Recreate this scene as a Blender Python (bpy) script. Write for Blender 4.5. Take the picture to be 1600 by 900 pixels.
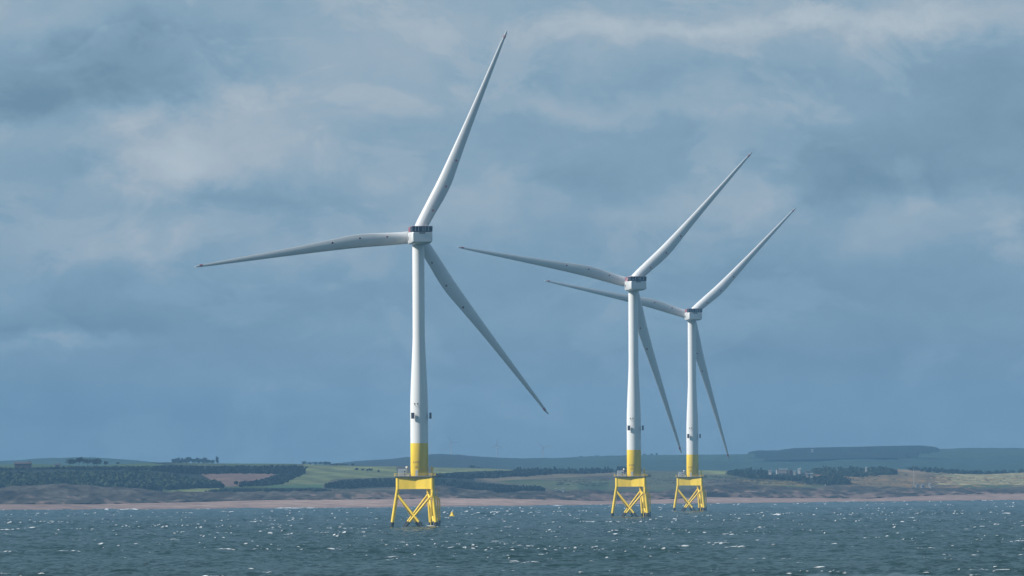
import bpy, math, random
import numpy as np
from mathutils import Vector, Matrix
R = math.radians
random.seed(7); rng = np.random.default_rng(7)
sc = bpy.context.scene
for o in list(bpy.data.objects): bpy.data.objects.remove(o)
COL = sc.collection

# ------------------------------------------------------------------ camera
F = 12570.0; H = 16.8; VH = 303.0; ROLL = 0.0052
cam_d = bpy.data.cameras.new('camera'); cam = bpy.data.objects.new('camera', cam_d); COL.objects.link(cam)
cam.location = (0, 0, H); cam.rotation_euler = (R(90), ROLL, 0)
cam_d.sensor_width = 36; cam_d.lens = 36*F/1600; cam_d.shift_y = VH/1600
cam_d.clip_start = 1; cam_d.clip_end = 80000
sc.camera = cam

# ------------------------------------------------------------------ sun, sky, exposure
SUN_EL = 36.0; SUN_TOWARD = 9.0          # the sun stands left of the view, a little behind the viewer
sd = Vector((-math.cos(R(SUN_TOWARD))*math.cos(R(SUN_EL)), -math.sin(R(SUN_TOWARD))*math.cos(R(SUN_EL)), math.sin(R(SUN_EL))))
sun_d = bpy.data.lights.new('sun', 'SUN'); sun_d.energy = 5.0; sun_d.angle = R(0.53); sun_d.color = (1.0, 0.96, 0.90)
sun = bpy.data.objects.new('sun', sun_d); COL.objects.link(sun)
sun.rotation_euler = sd.to_track_quat('Z', 'Y').to_euler(); sun.location = (-300, 0, 400)
vs = sc.view_settings
vs.view_transform = 'Standard'; vs.look = 'None'; vs.exposure = 0.2; vs.gamma = 1.0; vs.use_curve_mapping = False

world = bpy.data.worlds.new('World'); sc.world = world; world.use_nodes = True
nt = world.node_tree; nt.nodes.clear()
def nnew(t, **k):
    n = nt.nodes.new(t)
    for a, b in k.items(): setattr(n, a, b)
    return n
def lk(a, b): nt.links.new(a, b)
def M(op, a, b=None, c=None, clamp=False):
    n = nt.nodes.new('ShaderNodeMath'); n.operation = op; n.use_clamp = clamp
    for i, v in enumerate((a, b, c)):
        if v is None: continue
        if isinstance(v, (int, float)): n.inputs[i].default_value = v
        else: nt.links.new(v, n.inputs[i])
    return n.outputs[0]
w_out = nnew('ShaderNodeOutputWorld'); w_bg = nnew('ShaderNodeBackground'); w_bg.inputs[1].default_value = 0.088
lk(w_bg.outputs[0], w_out.inputs[0])
sky = nnew('ShaderNodeTexSky', sky_type='NISHITA', sun_disc=False); sky.sun_elevation = R(SUN_EL)
sky.sun_rotation = R(180+90-SUN_TOWARD); sky.air_density = 1.0; sky.dust_density = 0.6; sky.ozone_density = 1.5
tc = nnew('ShaderNodeTexCoord'); sep = nnew('ShaderNodeSeparateXYZ'); lk(tc.outputs['Generated'], sep.inputs[0])
# the cloud deck: heading and height above the horizon of each bank, in units of 1/12570 rad
AZ = M('MULTIPLY_ADD', M('ARCTAN2', sep.outputs[0], sep.outputs[1]), F, 800.0)
EL = M('SUBTRACT', 753.0, M('MULTIPLY', M('ARCSINE', sep.outputs[2]), F))
def noise(sx, sz, detail, rough, off=0.0, dist=0.0):
    v = nnew('ShaderNodeCombineXYZ')
    lk(M('MULTIPLY_ADD', sep.outputs[0], sx, off), v.inputs[0]); lk(M('MULTIPLY_ADD', sep.outputs[1], sx, off*.7), v.inputs[1]); lk(M('MULTIPLY_ADD', sep.outputs[2], sz, off*.3), v.inputs[2])
    n = nnew('ShaderNodeTexNoise'); n.inputs['Scale'].default_value = 1.0; n.inputs['Detail'].default_value = detail
    n.inputs['Roughness'].default_value = rough; n.inputs['Distortion'].default_value = dist
    lk(v.outputs[0], n.inputs['Vector']); return n
wn = noise(70, 95, 9, .62, 3.3); ws = nnew('ShaderNodeSeparateColor'); lk(wn.outputs['Color'], ws.inputs[0])
AZ = M('ADD', AZ, M('MULTIPLY_ADD', ws.outputs[0], 330.0, -165.0))
EL = M('ADD', EL, M('MULTIPLY_ADD', ws.outputs[1], 170.0, -85.0))
BANKS = [(190,112,190,52,-.52),(280,60,90,50,-.18),(30,150,130,22,-.30),(20,40,110,40,.10),(110,30,90,30,.06),
 (310,262,125,46,.62),(375,170,85,50,.36),(250,225,60,40,.2),(70,215,140,42,.10),(70,345,110,50,.12),(240,375,70,35,.28),(190,400,60,24,.2),
 (490,400,110,26,.30),(620,290,45,24,.3),(330,300,110,22,-.12),(400,315,120,18,-.22),(140,260,55,18,-.25),
 (790,320,80,48,.42),(690,350,50,40,.15),(890,270,130,28,-.16),(400,230,260,40,.1),
 (1180,310,75,36,.40),(1060,330,90,34,.2),(1010,350,120,36,.16),
 (1180,46,330,18,.34),(1500,30,180,34,.36),(950,62,200,18,.2),(1270,12,60,14,-.3),(850,160,200,16,.16),(1000,175,330,14,.14),
 (650,100,200,70,.16),(520,150,80,80,.12),(1480,230,230,60,-.22),(1150,125,300,16,-.14),(1570,120,100,70,-.18),(960,205,170,22,-.15),
 (1400,350,130,30,.26),(1360,385,110,22,.16),(1580,350,60,36,.26),(1300,300,60,60,-.15),(1410,290,170,24,-.25),
 (100,500,210,26,-.26),(120,528,110,10,.30),(320,480,200,34,-.10),(440,500,110,22,.12),(700,440,260,30,-.06),(820,505,260,40,.12),
 (330,600,130,22,.18),(230,650,200,14,-.10),(900,610,300,50,.12),(1250,560,300,30,-.18),(1500,600,200,40,-.06),(1150,650,400,18,.04),
 (60,620,120,50,-.06),(1100,420,200,40,-.05),(1500,450,200,40,-.12)]
acc = None
for (px, py, rx, ry, amp) in BANKS:
    a = M('MULTIPLY', M('SUBTRACT', AZ, float(px)), 1.0/rx); b = M('MULTIPLY', M('SUBTRACT', EL, float(py)), 1.0/ry)
    d = M('MULTIPLY_ADD', a, a, M('MULTIPLY', b, b)); g = M('EXPONENT', M('MULTIPLY', d, -.8))
    acc = M('MULTIPLY_ADD', g, amp, acc if acc is not None else 0.0)
n1 = noise(42, 100, 6, .56, 11.0, .3); n2 = noise(130, 210, 8, .62, 5.0, .5); n3 = noise(58, 110, 9, .6, 21.0, .6)
t = M('ADD', acc, M('MULTIPLY_ADD', n1.outputs[0], .52, -.26))
t = M('ADD', t, M('MULTIPLY_ADD', n2.outputs[0], .40, -.20))
# the lower air is a deeper blue than the cloud overhead
puff = nnew('ShaderNodeMapRange', interpolation_type='SMOOTHSTEP'); lk(n3.outputs[0], puff.inputs[0]); puff.inputs[1].default_value = .50; puff.inputs[2].default_value = .60; puff.inputs[3].default_value = -.06; puff.inputs[4].default_value = .12
t = M('ADD', t, puff.outputs[0])
grad = nnew('ShaderNodeMapRange'); lk(sep.outputs[2], grad.inputs[0])
grad.inputs[1].default_value = 0.0; grad.inputs[2].default_value = 0.06; grad.inputs[3].default_value = .24; grad.inputs[4].default_value = .70
t = M('ADD', t, grad.outputs[0])
high = nnew('ShaderNodeMapRange'); lk(sep.outputs[2], high.inputs[0]); high.inputs[1].default_value = .07; high.inputs[2].default_value = .28; high.inputs[3].default_value = 0; high.inputs[4].default_value = -.42
t = M('ADD', t, high.outputs[0])
ramp = nnew('ShaderNodeValToRGB'); lk(M('MULTIPLY', t, .75), ramp.inputs[0]); cr = ramp.color_ramp
cr.elements[0].position = 0.0; cr.elements[0].color = (.135,.240,.345,1)
cr.elements[1].position = 1.0; cr.elements[1].color = (.50,.565,.62,1)
e = cr.elements.new(.375); e.color = (.228,.358,.475,1); e = cr.elements.new(.75); e.color = (.41,.485,.555,1)
up = nnew('ShaderNodeVectorMath', operation='SCALE'); lk(ramp.outputs[0], up.inputs[0]); up.inputs['Scale'].default_value = 10.0
mx = nnew('ShaderNodeMix', data_type='RGBA'); mx.inputs[0].default_value = .93
lk(sky.outputs[0], mx.inputs[6]); lk(up.outputs[0], mx.inputs[7]); lk(mx.outputs[2], w_bg.inputs[0])
world.cycles.sampling_method = 'MANUAL'; world.cycles.sample_map_resolution = 512
sc.cycles.volume_bounces = 0; sc.cycles.max_bounces = 6; sc.cycles.use_denoising = True

# ------------------------------------------------------------------ helpers
def at(px, py, D):
    """direction through a spot of the view, followed out to D metres: the point of the world there"""
    u, v = px-800.0, 450.0-py+VH
    return ((u+v*ROLL)/F*D, D, H+(v-u*ROLL)/F*D)
def mat(name, color, rough=.6, noise_amt=0.0, noise_scale=.2, metallic=0.0, spec=.4, attr=None, streak=None, gain=1.0):
    m = bpy.data.materials.new(name); m.use_nodes = True; n = m.node_tree; b = n.nodes['Principled BSDF']
    b.inputs['Roughness'].default_value = rough; b.inputs['Metallic'].default_value = metallic
    b.inputs['Specular IOR Level'].default_value = spec
    b.inputs['Base Color'].default_value = (*color, 1)
    src = None
    if attr:
        a = n.nodes.new('ShaderNodeVertexColor'); a.layer_name = attr; src = a.outputs[0]
    if noise_amt > 0:
        t = n.nodes.new('ShaderNodeTexCoord'); mp = n.nodes.new('ShaderNodeMapping'); n.links.new(t.outputs['Object'], mp.inputs[0])
        if streak: mp.inputs['Scale'].default_value = streak
        no = n.nodes.new('ShaderNodeTexNoise'); no.inputs['Scale'].default_value = noise_scale; no.inputs['Detail'].default_value = 6; no.inputs['Roughness'].default_value = .62
        n.links.new(mp.outputs[0], no.inputs['Vector'])
        mr = n.nodes.new('ShaderNodeMapRange'); n.links.new(no.outputs[0], mr.inputs[0])
        mr.inputs[1].default_value = .3; mr.inputs[2].default_value = .7; mr.inputs[3].default_value = gain*(1-noise_amt); mr.inputs[4].default_value = gain*(1+noise_amt)
        vm = n.nodes.new('ShaderNodeVectorMath'); vm.operation = 'SCALE'; n.links.new(mr.outputs[0], vm.inputs['Scale'])
        if src: n.links.new(src, vm.inputs[0])
        else: vm.inputs[0].default_value = color
        src = vm.outputs[0]
    if src: n.links.new(src, b.inputs['Base Color'])
    return m
def meshobj(name, verts, faces, material, parent=None, smooth=False, mats=None, fm=None):
    me = bpy.data.meshes.new(name); me.from_pydata([tuple(v) for v in verts], [], faces); me.update()
    me.materials.append(material)
    if mats:
        for q in mats: me.materials.append(q)
        me.polygons.foreach_set('material_index', fm)
    if smooth: me.polygons.foreach_set('use_smooth', [True]*len(me.polygons))
    o = bpy.data.objects.new(name, me); COL.objects.link(o)
    if parent: o.parent = parent
    return o
class MB:
    def __init__(s): s.v = []; s.f = []
    def box(s, c, d, mtx=None):
        b = len(s.v); x, y, z = c; a, bb, cc = d[0]/2, d[1]/2, d[2]/2
        for sx in (-1,1):
            for sy in (-1,1):
                for sz in (-1,1):
                    p = Vector((x+sx*a, y+sy*bb, z+sz*cc)); s.v.append(tuple(mtx @ p) if mtx else tuple(p))
        for q in ((0,1,3,2),(4,6,7,5),(0,4,5,1),(2,3,7,6),(0,2,6,4),(1,5,7,3)): s.f.append(tuple(b+i for i in q))
        return s
    def tube(s, a, b, r0, r1=None, n=16, cap=True):
        r1 = r0 if r1 is None else r1; a, b = Vector(a), Vector(b); d = (b-a).normalized()
        u = d.orthogonal().normalized(); w = d.cross(u); k = len(s.v)
        for p, r in ((a, r0), (b, r1)):
            for i in range(n):
                t = 2*math.pi*i/n; s.v.append(tuple(p+u*math.cos(t)*r+w*math.sin(t)*r))
        for i in range(n):
            j = (i+1) % n; s.f.append((k+i, k+j, k+n+j, k+n+i))
        if cap: s.f.append(tuple(k+n-1-i for i in range(n))); s.f.append(tuple(k+n+i for i in range(n)))
        return s
    def lathe(s, prof, n=48, c=(0,0)):
        k = len(s.v)
        for (r, z) in prof:
            for i in range(n):
                t = 2*math.pi*i/n; s.v.append((c[0]+r*math.cos(t), c[1]+r*math.sin(t), z))
        for q in range(len(prof)-1):
            for i in range(n):
                j = (i+1) % n; s.f.append((k+q*n+i, k+q*n+j, k+(q+1)*n+j, k+(q+1)*n+i))
        return s
    def prism(s, pts, z0, z1):
        k = len(s.v); n = len(pts)
        for z in (z0, z1):
            for (x, y) in pts: s.v.append((x, y, z))
        for i in range(n):
            j = (i+1) % n; s.f.append((k+i, k+j, k+n+j, k+n+i))
        s.f.append(tuple(k+n-1-i for i in range(n))); s.f.append(tuple(k+n+i for i in range(n)))
        return s
    def build(s, name, m, parent=None, smooth=False):
        o = meshobj(name, s.v, s.f, m, parent)
        if smooth:
            o.data.polygons.foreach_set('use_smooth', [True]*len(o.data.polygons))
            try: o.data.set_sharp_from_angle(angle=R(40))
            except Exception: pass
        return o
def tag(o, label=None, cat=None, group=None, kind=None):
    for k, v in (('label', label), ('category', cat), ('group', group), ('kind', kind)):
        if v: o[k] = v
    return o
def empty(name, loc, rz=0):
    o = bpy.data.objects.new(name, None); COL.objects.link(o); o.location = loc; o.rotation_euler = (0,0,rz); return o
# lattice noise for the terrain
LAT = rng.random((256, 256))
def vnoise(x, y):
    xi = np.floor(x).astype(int); yi = np.floor(y).astype(int); fx = x-xi; fy = y-yi
    fx = fx*fx*(3-2*fx); fy = fy*fy*(3-2*fy)
    g = lambda i, j: LAT[(xi+i) & 255, (yi+j) & 255]
    return (g(0,0)*(1-fx)+g(1,0)*fx)*(1-fy)+(g(0,1)*(1-fx)+g(1,1)*fx)*fy
def fbm(x, y, o=4, s=1.0):
    a = 0; amp = 1; tot = 0
    for k in range(o):
        a = a+amp*vnoise(x*s+17.3*k, y*s+9.1*k); tot += amp; amp *= .5; s *= 2.03
    return a/tot-.5

# ------------------------------------------------------------------ sea
def wave_tile(L, N, Tp, Hs, seed, spread=3.0):
    r = np.random.default_rng(seed); k1 = 2*np.pi*np.fft.fftfreq(N, L/N); KX, KY = np.meshgrid(k1, k1, indexing='ij')
    K = np.hypot(KX, KY); K[0,0] = 1e-6; w = np.sqrt(9.81*K); wp = 2*np.pi/Tp
    sg = np.where(w < wp, .07, .09); S = w**-5*np.exp(-1.25*(wp/w)**4)*3.3**np.exp(-(w-wp)**2/(2*sg**2*wp**2))
    th = np.arctan2(KX, -KY); D = np.cos(th/2)**(2*spread)+.05
    P = S*D/(2*K)*np.sqrt(9.81/K)/1.0; P[0,0] = 0; P[K > 2*np.pi/1.1] = 0
    A = np.sqrt(P)*(r.normal(size=K.shape)+1j*r.normal(size=K.shape))
    z = np.fft.ifft2(A); sc_ = Hs/4/np.std(z.real)
    z = z.real*sc_; dx = np.fft.ifft2(1j*KX/K*A).real*sc_; dy = np.fft.ifft2(1j*KY/K*A).real*sc_
    div = np.fft.ifft2(-K*A).real*sc_
    return L, N, z, dx, dy, div
def samp(L, N, fld, x, y):
    u = (x/L*N) % N; v = (y/L*N) % N; i = np.floor(u).astype(int); j = np.floor(v).astype(int); fu = u-i; fv = v-j
    i0 = i % N; i1 = (i+1) % N; j0 = j % N; j1 = (j+1) % N
    return (fld[i0,j0]*(1-fu)+fld[i1,j0]*fu)*(1-fv)+(fld[i0,j1]*(1-fu)+fld[i1,j1]*fu)*fv
HS = 1.0
tiles = [(wave_tile(410, 1024, 4.6, HS*.72, 1), R(0)), (wave_tile(287, 1024, 3.7, HS*.70, 2), R(17)), (wave_tile(173, 1024, 1.9, .42, 3, 1.2), R(-12))]
us = np.concatenate([[-9,-5,-3,-1.6,-1.0,-.6,-.35,-.2,-.12], np.linspace(-.079,.079,880), [.12,.2,.35,.6,1.0,1.6,3,5,9]])
near = 1400.0; ds = [near]
while ds[-1] < 5100: ds.append(ds[-1]+max(.75, .75*(ds[-1]/1500)**1.25))
while ds[-1] < 6900: ds.append(ds[-1]+6)
ds = np.array([-6000,-2500,-900,-200,200,500,800,1000,1150,1250,1320,1365]+ds+[7200,8000,10000,14000,20000,30000], float)
DD, UU = np.meshgrid(ds, us, indexing='ij'); XX = UU*np.maximum(DD, 900.0); YY = DD.copy()
fade = np.clip((DD-1300)/90, 0, 1)*np.clip((7100-DD)/800, 0, 1)*np.clip((.12-np.abs(UU))/.04, 0, 1)
Z = np.zeros_like(XX); DX = np.zeros_like(XX); DY = np.zeros_like(XX); DV = np.zeros_like(XX)
for ti, ((L, N, z, dx, dy, div), a) in enumerate(tiles):
    ca, sa = math.cos(a), math.sin(a); xr = XX*ca+YY*sa; yr = -XX*sa+YY*ca
    Z += samp(L,N,z,xr,yr); DV += samp(L,N,div,xr,yr)*(1 if ti < 2 else .35); p = samp(L,N,dx,xr,yr); q = samp(L,N,dy,xr,yr)
    DX += p*ca-q*sa; DY += p*sa+q*ca
gust = np.clip(.9+.9*fbm(XX/70, YY/260, 3), .45, 1.4)          # groups of higher waves between calmer water
Z *= gust; DX *= gust; DY *= gust; DV *= gust
CH = 1.0
crest = -DV
thr = np.quantile(crest[fade > .9], .9991)
break_ = fbm(XX/2.0, YY/2.2, 3)
foam = np.clip((crest*(1+.5*break_)-thr)/(thr*.22), 0, 1)
foam *= np.clip((Z+.05)/.2, 0, 1)*fade
# spilling crests leave a broken white patch down the front of the wave
patch = np.clip((crest-np.quantile(crest[fade > .9], .93))/(thr*.28), 0, 1)*np.clip((fbm(XX/14+5, YY/20, 3)-.25)/.04, 0, 1)*np.clip((Z-.10)/.1, 0, 1)*fade
foam = np.maximum(foam, np.clip(patch*(1.0+1.4*break_), 0, 1))
for (px_, D_) in ((655.5, 2993), (990.8, 3741), (1082.2, 4442)):       # wash round the jacket's legs
    cx = (px_-800)/F*D_
    for a_ in (187, 307, 67):
        for (rr, da) in ((10.5, 0), (6.2, 37), (6.2, -37)):
            lx = cx+rr*math.cos(R(a_+da)); ly = D_+rr*math.sin(R(a_+da)); j0, j1 = np.searchsorted(ds, [ly-8, ly+8])
            q_ = np.hypot((XX[j0:j1]-lx)/2.6, (YY[j0:j1]-ly)/3.4)
            foam[j0:j1] = np.maximum(foam[j0:j1], np.clip((1-q_)*1.6, 0, 1)*np.clip((fbm(XX[j0:j1]/.8, YY[j0:j1]/2, 2)+.05)/.2, 0, .8))
SHP = np.array([(0,798),(300,795.5),(620,793),(680,792),(800,791),(960,789),(1105,787),(1360,784.3),(1600,782)], float)
sx = 800+UU*F; sy = np.interp(sx, SHP[:,0], SHP[:,1]); dsh = H*F/(sy-450-VH+(sx-800)*ROLL)      # surf along the beach
surf = np.clip((DD-dsh+30)/12, 0, 1)*np.clip((dsh+4-DD)/6, 0, 1)*np.clip((fbm(XX/42, YY/18, 3)-.06)/.08, 0, 1)
foam = np.maximum(foam, np.clip(surf*(.9+break_), 0, .9)); del sx, sy, dsh, surf
VX = XX+CH*DX*fade; VY = YY+CH*DY*fade; VZ = Z*fade
nr, nc = XX.shape
co = np.stack([VX, VY, VZ], -1).reshape(-1, 3).astype(np.float32)
idx = np.arange(nr*nc).reshape(nr, nc)
fc = np.stack([idx[:-1,:-1], idx[:-1,1:], idx[1:,1:], idx[1:,:-1]], -1).reshape(-1, 4).astype(np.int32)
def bigmesh(name, co, fc, smooth=True):
    me = bpy.data.meshes.new(name); me.vertices.add(len(co)); me.vertices.foreach_set('co', co.ravel())
    me.loops.add(fc.size); me.loops.foreach_set('vertex_index', fc.ravel())
    me.polygons.add(len(fc)); me.polygons.foreach_set('loop_start', np.arange(0, fc.size, fc.shape[1], dtype=np.int32))
    me.polygons.foreach_set('use_smooth', np.full(len(fc), smooth)); me.update(calc_edges=True)
    return me
me = bigmesh('sea', co, fc)
fa = me.attributes.new('foam', 'FLOAT', 'POINT'); fa.data.foreach_set('value', foam.ravel().astype(np.float32))
sea = bpy.data.objects.new('sea', me); COL.objects.link(sea); tag(sea, kind='structure')
ms = bpy.data.materials.new('sea_water'); ms.use_nodes = True; n = ms.node_tree; b = n.nodes['Principled BSDF']
b.inputs['IOR'].default_value = 1.333; b.inputs['Roughness'].default_value = .22; b.inputs['Specular IOR Level'].default_value = .13
tcn = n.nodes.new('ShaderNodeTexCoord'); no = n.nodes.new('ShaderNodeTexNoise'); no.inputs['Scale'].default_value = .9; no.inputs['Detail'].default_value = 4; no.inputs['Roughness'].default_value = .6
n.links.new(tcn.outputs['Object'], no.inputs['Vector'])
bp = n.nodes.new('ShaderNodeBump'); bp.inputs['Strength'].default_value = .3; bp.inputs['Distance'].default_value = .25; n.links.new(no.outputs[0], bp.inputs['Height']); n.links.new(bp.outputs[0], b.inputs['Normal'])
b2 = n.nodes.new('ShaderNodeTexNoise'); b2.inputs['Scale'].default_value = .006; n.links.new(tcn.outputs['Object'], b2.inputs['Vector'])
wc = n.nodes.new('ShaderNodeMix'); wc.data_type = 'RGBA'; n.links.new(b2.outputs[0], wc.inputs[0]); wc.inputs[6].default_value = (.006,.022,.015,1); wc.inputs[7].default_value = (.012,.036,.023,1)
n.links.new(wc.outputs[2], b.inputs['Base Color'])
fo = n.nodes.new('ShaderNodeBsdfDiffuse'); fo.inputs[0].default_value = (.80,.82,.84,1)
at_ = n.nodes.new('ShaderNodeAttribute'); at_.attribute_name = 'foam'
ml = n.nodes.new('ShaderNodeMixShader'); n.links.new(at_.outputs['Fac'], ml.inputs[0]); n.links.new(b.outputs[0], ml.inputs[1]); n.links.new(fo.outputs[0], ml.inputs[2])
n.links.new(ml.outputs[0], n.nodes['Material Output'].inputs['Surface'])
me.materials.append(ms)
del co, fc, XX, YY, DD, UU, Z, DX, DY, DV

# ------------------------------------------------------------------ land: five bands of ground one behind another
def curve(pts): a = np.array(pts, float); return lambda x: np.interp(x, a[:,0], a[:,1])
c_shore = curve([(-400,801),(0,798),(300,795.5),(620,793),(680,792),(800,791),(960,789),(1105,787),(1360,784.3),(1600,782),(2000,779)])
c_btop = curve([(-400,789),(0,788),(150,788),(300,784.5),(420,781.5),(620,780),(690,778.6),(760,779),(850,780.5),(960,783.2),(1040,780),(1105,776.8),(1225,778),(1360,779),(1420,776),(1480,773),(1600,771),(2000,770)])
c_dune = curve([(-400,762),(0,763),(12,761),(30,758.5),(60,759),(85,756.5),(105,756.5),(125,759),(140,758.6),(160,761.5),(190,762.8),(210,763.2),(240,765.5),(270,767.5),(300,769),(345,768),(400,769),(440,768),(500,769.5),(560,768.5),(610,768.5),(660,762),(690,758.6),(706,759.5),(715,762.5),(735,765),(752,768),(780,769.5),(830,767.5),(870,768),(905,765.5),(960,767),(1010,768),(1050,766),(1085,763),(1110,760),(1130,757),(1160,757.5),(1185,758.5),(1230,762),(1260,763),(1300,760.5),(1360,760),(1400,761),(1480,763),(1540,762.5),(1600,761.5),(2000,760)])
c_land = curve([(-400,728),(0,726),(50,725),(100,726.8),(150,727),(185,725.5),(220,723.5),(260,722.3),(300,723.3),(350,724.2),(440,724.5),(475,725),(520,727),(560,728),(620,728.5),(680,730.5),(760,732),(820,735),(880,738.5),(950,738),(1010,735.5),(1060,736),(1100,735),(1140,735.5),(1160,738),(1200,738),(1270,738.5),(1290,737),(1350,735.5),(1395,733),(1430,734),(1460,736.8),(1500,740.5),(1540,741),(1600,738.5),(2000,736)])
c_hill = curve([(-400,722),(-60,723),(0,722.5),(30,720.5),(60,718.3),(100,717.3),(140,717),(180,718),(215,721),(240,724),(300,727),(480,728),(530,725),(565,721.5),(600,718.5),(630,716.5),(655,713),(675,710.3),(690,710),(715,712),(745,714),(780,717),(815,718),(850,717.5),(900,715),(960,713),(1000,711.8),(1080,711),(1165,710.4),(1171,709.4),(1240,707.5),(1340,704),(1440,703),(1470,702.4),(1520,701),(1600,700.6),(2000,699)])
def Dsea(px, py):  # range at which the sea surface is met
    u = px-800.0; v = 450.0-py+VH; return -H*F/(v-u*ROLL)
def zat(px, py, D):
    u = px-800.0; v = 450.0-py+VH; return H+(v-u*ROLL)/F*D
def knots(px):
    D0 = Dsea(px, c_shore(px)); D1 = D0+170; D2 = D1+190; D3 = D2+130; D4 = D0+1650; D5 = D4+900; D6 = 12600+0*px; D7 = D6+1500
    z0 = 0*px-.05; z1 = zat(px, c_btop(px), D1); z2 = zat(px, c_dune(px), D2); z3 = np.minimum(z2-3.0, zat(px, c_dune(px)+2.0, D3))
    z4 = zat(px, c_land(px), D4); z5 = z4-14; z6 = zat(px, c_hill(px), D6); z7 = z6-40
    return np.array([D0-500, D0, D1, D2, D3, D4, D5, D6, D7]), np.array([z0-6, z0, z1, z2, z3, z4, z5, z6, z7])
SM = [0, 0, .35, 1, .2, .55, 1, .8, 1]  # how rounded each stretch is
def interp_z(px, k, t):
    K, Zk = knots(px); D = K[k]+(K[k+1]-K[k])*t; s = t*t*(3-2*t); w = SM[k]; e = (1-w)*t+w*s
    if k == 4: e = (1-(1-t)**1.35)                        # farmland: convex slope
    if k == 2: e = t**.8
    return D, Zk[k]+(Zk[k+1]-Zk[k])*e
def ground_at(px, py, k0=4, k1=7):
    """first ground met behind this spot of the skyline map; returns a world point"""
    px = np.float64(px)
    for k in range(k0, k1+1):
        for t in np.linspace(0, 1, 90):
            D, z = interp_z(px, k, t)
            u = px-800.0; yy = 450+VH-((z-H)*F/D+u*ROLL)
            if yy <= py: return (float((u+(450-py+VH)*ROLL)/F*D), float(D), float(z))
    return (float((u+(450-py+VH)*ROLL)/F*D), float(D), float(z))
def inpoly(x, y, P):
    ins = np.zeros(np.shape(x), bool); n = len(P); j = n-1
    for i in range(n):
        xi, yi = P[i]; xj, yj = P[j]
        if yi != yj: ins ^= ((yi > y) != (yj > y)) & (x < (xj-xi)*(y-yi)/(yj-yi)+xi)
        j = i
    return ins
GRASS = (.062,.085,.035); PAST = (.165,.185,.075); CROP = (.125,.145,.062); EARTH = (.165,.105,.085); ROUGH = (.085,.075,.055); WOODG = (.016,.022,.013)
MOOR = (.030,.036,.030); HILLG = (.032,.062,.042); GORSE = (.22,.15,.04); SAND = (.28,.195,.165); MARR = (.062,.055,.045)
FIELDS = [  # (outline, colour): each a real field lying on the slope
 ([(0,724),(280,722),(345,735),(345,764),(240,764),(0,764)], WOODG),
 ([(0,722),(100,725),(220,722),(260,726),(210,731),(60,732),(0,735)], (.06,.095,.04)),
 ([(265,768),(270,763.5),(345,763),(352,769)], PAST),
 ([(255,725.2),(300,723),(460,724),(470,727.6),(330,727.6)], GRASS),
 ([(300,728),(474,727.5),(476,737),(440,757),(376,760),(376,752),(432,739.5),(300,740)], WOODG),
 ([(312,740),(436,739.5),(402,752),(376,754),(372,760),(346,760),(330,750)], EARTH),
 ([(474,724),(520,727.5),(620,729),(620,746),(560,747),(520,749),(506,757),(440,757),(476,738)], CROP),
 ([(518,730.5),(620,729),(620,737),(545,734),(524,733)], PAST),
 ([(430,757.5),(505,757),(505,763),(400,763)], (.055,.10,.045)),
 ([(508,757),(530,750),(560,748),(620,746),(620,762),(540,764.5),(508,764)], WOODG),
 ([(540,764.5),(620,761),(620,764),(560,767)], ROUGH),
 ([(350,762),(500,762),(520,766),(480,770),(330,770)], WOODG),
 ([(676,730.5),(790,731.5),(800,735),(740,738),(700,741),(676,742)], PAST),
 ([(690,731),(760,732),(700,737),(676,738)], CROP),
 ([(676,741),(720,737),(800,735),(880,738),(800,745),(740,748),(742,752),(790,757),(845,762),(850,768),(760,771),(700,768),(676,757)], WOODG),
 ([(742,748),(800,745),(880,740),(960,737),(960,742),(800,750),(770,752)], (.155,.125,.08)),
 ([(780,754),(860,752),(960,750),(960,766),(870,767),(845,761)], (.085,.105,.055)),
 ([(900,756),(950,753),(950,766),(905,766)], (.05,.08,.045)),
 ([(1000,737),(1090,737),(1090,762),(1000,766)], (.085,.095,.055)),
 ([(1090,735),(1135,735),(1138,742),(1092,741.5)], PAST),
 ([(1135,733),(1290,738),(1330,742),(1330,756),(1280,758),(1230,752),(1170,748),(1140,742)], WOODG),
 ([(1280,732),(1398,733),(1405,742),(1350,748),(1290,742)], WOODG),
 ([(1160,750),(1250,752),(1270,760),(1180,757)], (.15,.13,.06)),
 ([(1300,744),(1395,738),(1470,743),(1500,757),(1440,761),(1320,760)], (.135,.105,.06)),
 ([(1395,733),(1430,734),(1470,741),(1440,741),(1400,737)], (.22,.155,.09)),
 ([(1470,741),(1600,738),(1600,758),(1500,757)], (.21,.20,.10)),
]
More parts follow.
